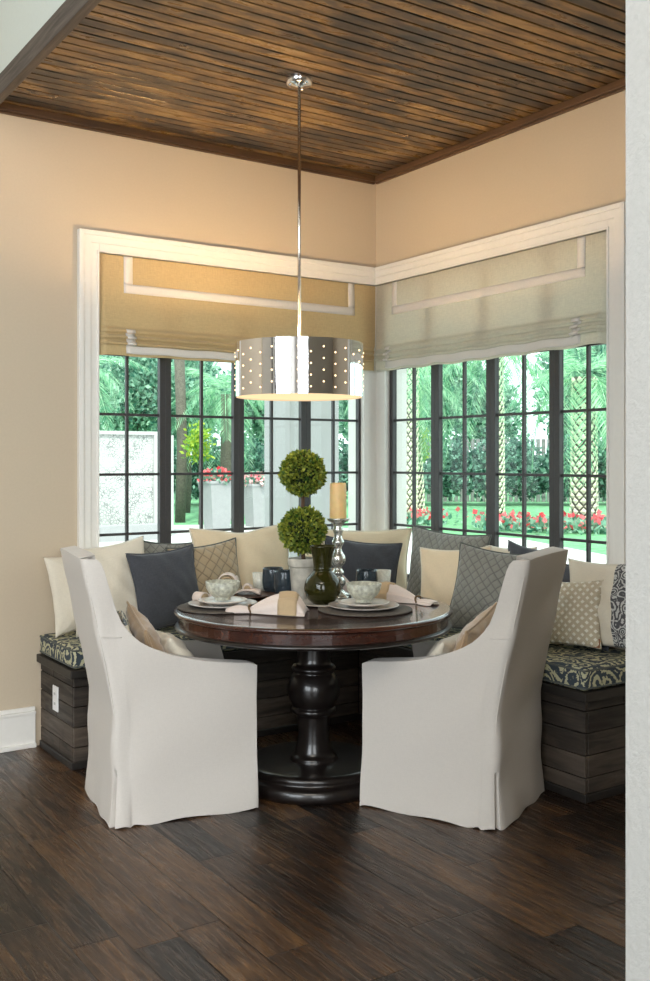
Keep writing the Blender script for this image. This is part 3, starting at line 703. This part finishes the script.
# napkins: gathered cloth held by a ring
def napkin(label, p0, p1, ringt, w0, wr, w1, h0, h1, z=TT, seed=1, fold=True):
    p0, p1 = Vector((*p0, 0)), Vector((*p1, 0)); d = p1-p0; L = d.length; yaw = math.atan2(d.y, d.x)
    e = empty('napkin', (p0.x, p0.y, z), yaw); tag(e, label, 'napkin', 'ivory napkins gathered in rings')
    rg = random.Random(seed); ph = rg.uniform(0, 6)
    def W_(t):
        if t < ringt: k = t/ringt; return w0*(1-k**2)+wr*k**2 if k > .12 else w0*(.7+.3*k/.12)
        k = (t-ringt)/(1-ringt); return wr+(w1-wr)*min(1, k*1.25)**.8
    def H_(t):
        if t < ringt: k = t/ringt; return h0*math.sin(PI*min(1, k*.6+.15))*(1-k*.2)+.004
        k = (t-ringt)/(1-ringt); return .022+(h1-.022)*math.sin(min(1, k*1.5)*PI/2) if k < .75 else h1*(1-((k-.75)/.25)**2*.85)
    def fn(u, v):
        a = PI*u; w = W_(v)/2; h = H_(v); rip = 1+.13*math.sin(a*7+ph+v*3)*math.sin(min(1, v*4)*PI/2)
        return (v*L, w*math.cos(a)*(1+.05*math.sin(a*9+v*5)), max(.0, h*math.sin(a)*rip)+.001)
    bm = bmesh.new(); grid(bm, fn, 40, 30)
    o = obj('cloth', bm, M['napkin'], e, smooth=True); so = o.modifiers.new('s', 'SOLIDIFY'); so.thickness = .002
    if fold:
        bm = bmesh.new(); grid(bm, lambda u, v: (lambda q: (q[0], q[1]*1.03, q[2]*1.06+.0015))(fn(u, .66+.24*v)), 40, 6)
        b_ = obj('border_band', bm, M['naptan'], e, smooth=True); so = b_.modifiers.new('s', 'SOLIDIFY'); so.thickness = .002
    pts = [(ringt*L+.004*math.sin(a*2), (wr/2+.004)*math.cos(a), .015+(.019)*math.sin(a)) for a in [2*PI*i/24 for i in range(24)]]
    obj('napkin_ring', tube(bmesh.new(), pts, .0045, 8, True), M['bronze'], e, smooth=True)
    return e
napkin('ivory napkin in a bronze ring lying at the front edge between the two settings', (-1.672, -1.165), (-1.405, -1.39), .30, .07, .035, .16, .028, .078, seed=3)
napkin('ivory napkin in a bronze ring at the right edge of the table', (-.79, -1.50), (-.90, -1.17), .26, .10, .035, .13, .020, .075, seed=5)
napkin('folded ivory napkin standing behind the candle holder', (-.80, -.95), (-.98, -.86), .2, .05, .035, .11, .03, .10, seed=8)
# rolled two tone napkin loops on the far left
def loop_napkin(label, x, y, yaw, loops):
    e = empty('napkin', (x, y, TT), math.radians(yaw)); tag(e, label, 'napkin', 'looped tan and ivory napkins')
    for (lx, ly, r, wd, tw) in loops:
        def fn(u, v, r0, r1, turns):
            a = 2*PI*turns*u; q = r0+(r1-r0)*u; return (lx+math.cos(a)*q*1.12, ly+(v-.5)*wd*(1+.1*math.sin(a)), tw+r+math.sin(a)*q)
        bm = bmesh.new(); grid(bm, lambda u, v: fn(u, v, r*.86, r, 1.1), 36, 4); o = obj('outer_roll', bm, M['napkin'], e, smooth=True)
        so = o.modifiers.new('s', 'SOLIDIFY'); so.thickness = .005
        bm = bmesh.new(); grid(bm, lambda u, v: fn(u, v, r*.25, r*.80, 2.2), 60, 4); o = obj('inner_roll', bm, M['naptan'], e, smooth=True)
        so = o.modifiers.new('s', 'SOLIDIFY'); so.thickness = .007
    bm = bmesh.new(); grid(bm, lambda u, v: (.03+.13*u, (v-.5)*(.05+.06*u), .012+.012*math.sin(v*9)*u+.018*math.sin(u*PI)), 14, 14)
    o = obj('tail', bm, M['napkin'], e, smooth=True); so = o.modifiers.new('s', 'SOLIDIFY'); so.thickness = .003
    return e
loop_napkin('tan and ivory napkin rolled in standing loops behind the left bowl', -1.415, -.70, -34, [(0, 0, .046, .06, .022), (.095, .01, .022, .05, .015)])
loop_napkin('small tan napkin loop beside the left bowl', -1.655, -.89, 20, [(0, 0, .030, .05, 0)])
lobj('charger_plate', plate_prof(.12, .014), 'brown', -1.345, -.80, TT, 'brown charger plate at the far place setting behind the napkin loops', 'plate')

# ------------------------------------------------------------------ pendant lamp
pe = empty('drum_pendant', (-1.249, -1.082, ZC+.049)); tag(pe, 'chrome drum pendant lamp pierced with rows of glowing dots', 'pendant lamp')
z0, z1, R = 1.7175-ZC-.049, 1.962-ZC-.049, .294
bm = bmesh.new()
lathe(bm, [(R, z0), (R, z1)], 128)
lathe(bm, [(R-.004, z1), (R-.004, z0)], 96)
for z_ in (z0, z1): lathe(bm, [(R-.004, z_), (R, z_)], 96)
obj('drum_shade', bm, M['chrome'], pe, smooth=True, bevel=0)
rest = bmesh.new(); bead0 = None
for i in range(32):
    a = 2*PI*i/32; st = .5*(i % 2)
    for k in range(4):
        z = z0+.030+(k+st*.9)*.0505
        if z > z1-.012: continue
        p_ = Vector((R*math.cos(a), R*math.sin(a), z))
        if (math.cos(a)*.5573+math.sin(a)*.8303) < .12:      # the half that faces into the room
            if bead0 is None:
                bm = bmesh.new(); bmesh.ops.create_uvsphere(bm, u_segments=10, v_segments=6, radius=.0042)
                bead0 = obj('glowing_perforation', bm, M['bead'], pe, smooth=True); bead = bead0
            else:
                bead = bead0.copy(); COL.objects.link(bead)
            bead.location = p_
        else: bmesh.ops.create_uvsphere(rest, u_segments=8, v_segments=5, radius=.0042, matrix=Matrix.Translation(p_))
o = obj('glowing_perforations', rest, M['bead'], pe, smooth=True); o['kind'] = 'stuff'
obj('diffuser', lathe(bmesh.new(), [(0, z0+.004), (R-.006, z0+.006), (R-.006, z0+.010), (0, z0+.008)], 64), M['diff'], pe, smooth=True)
obj('rod', tube(bmesh.new(), [(0, 0, z1-.06), (0, 0, -.028)], .0075, 12), M['chrome2'], pe, smooth=True)
obj('spider_arms', tube(tube(bmesh.new(), [(-R+.004, 0, z1-.05), (R-.004, 0, z1-.05)], .004, 6), [(0, -R+.004, z1-.05), (0, R-.004, z1-.05)], .004, 6), M['chrome2'], pe)
obj('ceiling_canopy', lathe(bmesh.new(), [(0, -.036), (.018, -.034), (.022, -.030), (.055, -.026), (.060, -.020), (.063, -.004), (.063, .006), (0, .006)], 48), M['chrome'], pe, smooth=True)
for a in (40, 160, 280):
    obj('screw_knob', lathe(bmesh.new(), [(0, -.036), (.006, -.034), (.007, -.030), (.005, -.024), (0, -.024)], 12, (.045*math.cos(math.radians(a)), .045*math.sin(math.radians(a)))), M['chrome2'], pe, smooth=True)

# ------------------------------------------------------------------ the garden
GZ = -.10
def poly(pts, z, th=.04):
    bm = bmesh.new(); a = [bm.verts.new((x, y, z)) for x, y in pts]; b = [bm.verts.new((x, y, z-th)) for x, y in pts]
    bm.faces.new(a); bm.faces.new(list(reversed(b)))
    for i in range(len(a)): bm.faces.new((a[i], b[i], b[(i+1) % len(a)], a[(i+1) % len(a)]))
    return bm
structure('lawn', B((-30, 70, -30, 70, GZ-.1, GZ)), M['lawn'])
structure('patio_paving', poly([(.2, -12), (8.2, -12), (8.2, 4), (10.2, 9), (9.4, 12), (8.6, 15.6), (5.6, 16.6), (5.0, 13.4), (-14, 13.4), (-14, .2), (.2, .2)], GZ+.012, .01), M['paving'])
g_ = empty('garden_wall', (0, 13.6, GZ)); tag(g_, 'white pebbled garden wall beyond the left window', 'garden wall')
obj('wall_panel', B((-10, 4.78, 0, .30, 0, 2.03)), M['pebble'], g_)
obj('coping', B((-10.03, 4.85, -.05, .35, 2.03, 2.10)), M['extwhite'], g_)
obj('end_pier', B((4.60, 5.02, -.06, .36, 0, 2.03)), M['extwhite'], g_)
lp = B((-10, 4.4, -.95, -.55, 0, .30)); o = structure('pool_coping', lp, M['planter']); o.location = (0, 13.6, GZ)
pc = empty('porch_column', (.60, 1.80, GZ)); tag(pc, 'square white porch column outside the left window', 'column')
obj('shaft', B((-.23, .23, -.20, .20, .20, 4.2)), M['extwhite'], pc, bevel=.01)
obj('plinth', B((-.27, .27, -.24, .24, 0, .20)), M['extwhite'], pc, bevel=.01)
pc2 = None
def planter(label, x, y, s, fm):
    e = empty('tall_planter', (x, y, GZ)); tag(e, label, 'planter', 'tapered planters on the patio')
    bm = bmesh.new()
    for k, (w, z) in enumerate(((.20*s, 0), (.31*s, 1.02*s), (.33*s, 1.02*s), (.33*s, 1.08*s), (.28*s, 1.08*s), (.28*s, .98*s))):
        ring = [bm.verts.new((sx*w, sy*w, z)) for sx, sy in ((-1, -1), (1, -1), (1, 1), (-1, 1))]
        if k: [bm.faces.new((prev[i], prev[(i+1) % 4], ring[(i+1) % 4], ring[i])) for i in range(4)]
        prev = ring
    bm.faces.new(prev)
    obj('planter_body', bm, M['planter'], e)
    g = np.random.default_rng(int(x*100)); n = 420
    v = g.normal(size=(n, 3)); v[:, 2] = np.abs(v[:, 2]); v /= np.linalg.norm(v, axis=1)[:, None]
    c = v*np.array([.34, .34, .22])*s*g.random((n, 1))**.4+np.array([0, 0, 1.05*s])
    quadmesh('leaves', leaves(g, c, v, .12, .08), M['leafA'], e)
    v = v[:150]; c = v*np.array([.36, .36, .26])*s+np.array([0, 0, 1.05*s])
    quadmesh('flowers', leaves(g, c, v, .09, .09), M[fm], e)['kind'] = 'stuff'
planter('left of two tall pale tapered planters with red and white flowers on the patio', 6.576, 14.627, 1.0, 'flower')
planter('right of two tall pale tapered planters with pinkish white flowers on the patio', 7.75, 14.9, .92, 'flowerp')

def tree_meshes(seed, R, H, n, lf, lw, mat, lumps=26, fill=.62):
    g = np.random.default_rng(seed)
    lc = g.normal(size=(lumps, 3)); lc /= np.linalg.norm(lc, axis=1)[:, None]; lc *= g.random((lumps, 1))**.5*fill
    idx = g.integers(0, lumps, n); v = g.normal(size=(n, 3)); v /= np.linalg.norm(v, axis=1)[:, None]
    c = lc[idx]+v*.36*(.55+.45*g.random((n, 1)))
    c = c*np.array([R, R, H/2]); nn = v.copy(); nn[:, 2] += .4
    return leaves(g, c, nn, lf, lw, .9)
def tree(label, group, name, x, y, R, H, zc, mat, seed, n=3800, lf=.3, lw=.17, trunk=.12, cat='tree', share={}):
    e = empty(name, (x, y, GZ)); tag(e, label, cat, group)
    key = (seed, R, H, n, mat)
    if key not in share: share[key] = quadmesh('foliage', tree_meshes(seed, R, H, n, lf, lw, mat), M[mat], e)
    c = share[key]
    if c.parent != e: c = share[key].copy(); COL.objects.link(c); c.parent = e
    c.location = (0, 0, zc); c.rotation_euler = (0, 0, seed*1.3+x)
    z0 = zc-H*.30
    pts = [(0, 0, 0), (.05*R, .02*R, z0*.5), (0, 0, z0), (.04*R, 0, zc)]
    if trunk: obj('trunk', tube(bmesh.new(), pts, lambda i: trunk*(1-.15*i), 8), M['palmbark'], e, smooth=True)
    return e
# view axis helpers: positions in the garden as plain coordinates
C0 = (-3.712, -4.964); D0 = (.5573, .8303); R0 = (.8303, -.5573)
def garden(lat, dep): return C0[0]+dep*D0[0]+lat*R0[0], C0[1]+dep*D0[1]+lat*R0[1]
kinds = ['loose pale tree', 'dense green tree', 'tall broad tree']
wh = ['beyond the garden wall at far left', 'above the pebbled wall', 'behind the left planters', 'behind the porch column', 'left of the corner post', 'right of the corner post', 'behind the twin palm trunks', 'at the middle of the right window', 'behind the hedge near the mullions', 'left of the thick palm', 'behind the thick palm', 'at the far right panes']
for i in range(12):
    lat = -13+i*2.55; dep = 38+(i % 3)*4.5
    x, y = garden(lat, dep)
    tree('%s %s' % (kinds[i % 3], wh[i]), 'background trees', 'garden_tree', x, y, 2.5, 6.5, 3.9+.4*(i % 2), 'leafA', 1+i % 3, 6000, .28, .15)
for i, (lat, dep, lab) in enumerate(((-5.1, 27, 'leafy tree just above the end of the pebbled wall'), (-4.0, 29, 'leafy tree in the second left casement'), (-6.6, 25, 'leafy tree above the pebbled wall at the left edge'))):
    x, y = garden(lat, dep); tree(lab, 'mid garden trees', 'garden_tree', x, y, 1.7, 4.2, 3.4, 'leafA', 4, 7000, .16, .09, .10)
# hedge: bushes in a row
hl = ['behind the first palm trunk', 'behind the left planter', 'between the planters', 'by the porch column', 'behind the corner post', 'left of the twin palm trunks', 'right of the twin palm trunks', 'in the second right casement', 'left part of the third right casement', 'right part of the third right casement', 'left of the thick palm', 'right of the thick palm', 'beyond the last panes']
for i in range(13):
    x, y = garden(-5.6+i*1.38, 33.5+.5*(i % 2))
    tree('dark clipped hedge bush %s' % hl[i], 'hedge bushes', 'hedge_bush', x, y, 1.15, 2.9, 1.25, 'leafB', 7, 3600, .17, .11, 0, 'bush')
# fence posts/boards behind the hedge on the right
x0f, y0f = garden(2.0, 36.6); x1f, y1f = garden(14, 36.6)
bm = bmesh.new()
for i in range(60):
    k = i/60; x = x0f+(x1f-x0f)*k; y = y0f+(y1f-y0f)*k; box(bm, x-.07, x+.07, y-.03, y+.03, GZ, 2.2)
o = obj('board_fence', bm, M['fence']); tag(o, 'grey board fence behind the hedge outside the right window', 'fence')
# palms
def frond_quads(L, droop, n=34, seed=0, wl=.62):
    g = np.random.default_rng(seed); Q = []
    def P_(s): return np.array([L*s*(1-.18*droop*s), 0, L*(.45*s-(.45+.75*droop)*s*s)])
    for i in range(n):
        s = .12+.88*i/n; p = P_(s); tg = P_(s+.02)-P_(s-.02); tg /= np.linalg.norm(tg)
        ln = wl*math.sin(PI*(.12+.83*s))**.7*(L/2.4)
        for sd in (-1, 1):
            d = tg*.65+np.array([0, sd*.85, -.28+.1*g.normal()]); d /= np.linalg.norm(d); wv = tg*.022*(L/2.4)
            m = p+d*ln*.5; t_ = p+d*ln+np.array([0, 0, -.16*ln])
            Q.append([p-wv, m-wv, t_, m+wv])
        w = .012*(1-s)+.004; q = P_(min(1, s+1/n))
        Q.append([p+[0, w, 0], p-[0, w, 0], q-[0, w, 0], q+[0, w, 0]])
    return np.array(Q)
def palm(label, x, y, h, r, nf, L, boots=True, seed=1, lean=(0, 0)):
    e = empty('palm_tree', (x, y, GZ)); tag(e, label, 'palm tree', 'palms in the garden')
    tr = obj('trunk', tube(bmesh.new(), [(lean[0]*k/6, lean[1]*k/6, h*k/6) for k in range(7)], lambda i: r*(1.08-.16*i/6), 14), M['palmbark'], e, smooth=True)
    if boots:
        bm = bmesh.new(); nr = int(h/.115); per = 9
        for k in range(nr):
            z = .06+k*.115; R_ = r*(1.05-.14*z/h)
            for j in range(per):
                a = 2*PI*(j+.5*(k % 2))/per; ux = Vector((math.cos(a), math.sin(a), 0)); tx = Vector((-math.sin(a), math.cos(a), 0))
                c = ux*R_+Vector((lean[0]*z/h, lean[1]*z/h, z)); hw = PI*R_/per*.88
                vs = [bm.verts.new(c+v_) for v_ in (tx*-hw+ux*.01, Vector((0, 0, -.075))+ux*.012, tx*hw+ux*.01, Vector((0, 0, .085))+ux*.05)]
                ctr = bm.verts.new(c+ux*.055)
                for q in range(4): bm.faces.new((vs[q], vs[(q+1) % 4], ctr))
        obj('leaf_boots', bm, M['boots'], e)
    base_ = None; rg = random.Random(seed)
    protos = [quadmesh('frond', frond_quads(L, dr, seed=seed+i), M['frond'], e) for i, dr in enumerate((.35, .75, 1.15))]
    for i in range(nf):
        o = protos[i] if i < 3 else protos[i % 3].copy()
        if i >= 3: COL.objects.link(o); o.parent = e
        o.location = (lean[0], lean[1], h-.03*i/nf); tilt = (.5, .05, -.35)[i % 3]
        o.rotation_euler = (rg.uniform(-.2, .2), -tilt+rg.uniform(-.2, .2), 2*PI*i*.381966+rg.uniform(-.2, .2)); o.rotation_mode = 'XYZ'
    return e
palm('thick palm with a pale criss-cross trunk in the last right hand panes', 13.28, 10.127, 3.35, .25, 22, 2.2, seed=1)
palm('left of the twin slim palms just right of the corner post', 11.318, 13.853, 3.9, .17, 14, 2.0, seed=2, lean=(.1, 0))
palm('right of the twin slim palms just right of the corner post', 12.0, 14.35, 3.5, .16, 13, 2.0, seed=3, lean=(-.1, .1))
x, y = garden(4.6, 27); palm('palm whose crown fills the third right casement', x, y, 4.4, .2, 16, 2.3, seed=5)
x, y = garden(-2.5, 25.5); palm('drooping palm behind the left planters', x, y, 3.2, .17, 20, 1.9, False, seed=6)
x, y = garden(-5.1, 20.8); palm('palm with fan of fronds at the top left panes', x, y, 3.4, .14, 13, 1.5, False, seed=8)
o = obj('dark_tree_trunk', tube(bmesh.new(), [(*garden(-3.55, 24.5), GZ), (*garden(-3.5, 24.5), 1.8), (*garden(-3.6, 24.5), 5)], .13, 10), M['palmbark'], None, smooth=True)
tag(o, 'bare dark trunk standing just right of the pebbled wall end', 'tree trunk')
for (lat, dep, lab) in ((-2.95, 23.5, 'lime yellow shrub behind the left planter'), (2.6, 27, 'lime yellow shrub between the twin palms and the mullion'), (1.35, 28, 'lime yellow shrub beside the porch column')):
    x, y = garden(lat, dep); tree(lab, 'lime shrubs', 'lime_shrub', x, y, .5, 1.2, 1.9, 'lime', 9, 420, .12, .07, .03, 'shrub')
# flower beds
def flowerbed(label, pts, seed, n=900):
    g = np.random.default_rng(seed); c = []
    for _ in range(n):
        k = g.random()*(len(pts)-1); i = int(k); f = k-i
        c.append([pts[i][0]*(1-f)+pts[i+1][0]*f+g.normal()*.35, pts[i][1]*(1-f)+pts[i+1][1]*f+g.normal()*.35, GZ+.03+.24*g.random()])
    c = np.array(c); up = np.tile([0, 0, 1.], (n, 1))
    e = empty('flower_bed', (pts[0][0], pts[0][1], GZ)); tag(e, label, 'flower bed', None)
    off = np.array([pts[0][0], pts[0][1], GZ])
    a = quadmesh('leaves', leaves(g, c-off-[0, 0, .05], up, .16, .09), M['leafA'], e); a['kind'] = 'stuff'
    b = quadmesh('petals', leaves(g, c[:n//4]-off+[0, 0, .08], up[:n//4], .12, .12, 1.2), M['flower'], e); b['kind'] = 'stuff'
flowerbed('bed of red flowers round the foot of the thick palm', [garden(3.7, 22.3), garden(4.6, 21.3), garden(6.0, 21), garden(7.2, 21)], 5, 1500)
flowerbed('bed of red flowers round the feet of the twin palms', [garden(1.2, 24.2), garden(1.8, 23.9), garden(2.4, 24.1)], 6, 800)

# ------------------------------------------------------------------ light
w = bpy.data.worlds.new('sky'); scene.world = w; w.use_nodes = True
bg = w.node_tree.nodes['Background']; bg.inputs[0].default_value = (.86, .95, 1.0, 1); bg.inputs[1].default_value = 2.7
def sun(rot, e, ang, col):
    l = bpy.data.lights.new('sun', 'SUN'); l.energy = e; l.angle = math.radians(ang); l.color = col
    o = bpy.data.objects.new('sun', l); COL.objects.link(o); o.rotation_euler = rot
def area(name, loc, target, sx, sy, power, col):
    l = bpy.data.lights.new(name, 'AREA'); l.shape = 'RECTANGLE'; l.size = sx; l.size_y = sy; l.energy = power; l.color = col
    o = bpy.data.objects.new(name, l); COL.objects.link(o); o.location = loc
    o.rotation_euler = (Vector(target)-Vector(loc)).to_track_quat('-Z', 'Y').to_euler(); return o
sun((math.radians(38), 0, math.radians(-35)), 5, 3, (1, .96, .88))
area('back_fill', (-4.4, -9.75, 2.3), (-3.6, 0, 1.6), 5.0, 3.2, 520, (.93, .97, 1))  # added soft fill behind the camera, no window is built here
area('side_fill', (-7.85, -4.5, 2.2), (-1, -3.6, 1.6), 4.5, 3.0, 430, (.86, .94, 1))  # unseen fill panel added at the left to brighten the room
area('overhead_fill', (-4.6, -5.2, 4.7), (-4.0, -4.2, 0), 2.2, 2.2, 120, (1, .88, .74))  # warm overhead fill, added without any fixture
def point(loc, e, r, col):
    l = bpy.data.lights.new('bulb', 'POINT'); l.energy = e; l.shadow_soft_size = r; l.color = col
    o = bpy.data.objects.new('bulb', l); COL.objects.link(o); o.location = loc
point((-1.15, -1.075, 1.84), 36, .04, (1, .66, .34)); point((-1.35, -1.075, 1.84), 36, .04, (1, .66, .34))

# ------------------------------------------------------------------ camera
cam = bpy.data.cameras.new('camera'); co = bpy.data.objects.new('camera', cam); COL.objects.link(co)
co.location = (-3.712, -4.964, 1.43)
co.rotation_euler = (PI/2, 0, math.radians(56.13-90))
cam.sensor_fit = 'HORIZONTAL'; cam.sensor_width = 36; cam.lens = 36*1000/650
cam.shift_x = 0; cam.shift_y = -(490.5-460)/650
cam.clip_start = .05; cam.clip_end = 300
scene.camera = co
vs = scene.view_settings; vs.view_transform = 'Standard'; vs.look = 'None'; vs.gamma = 1; vs.use_curve_mapping = False; vs.exposure = 0
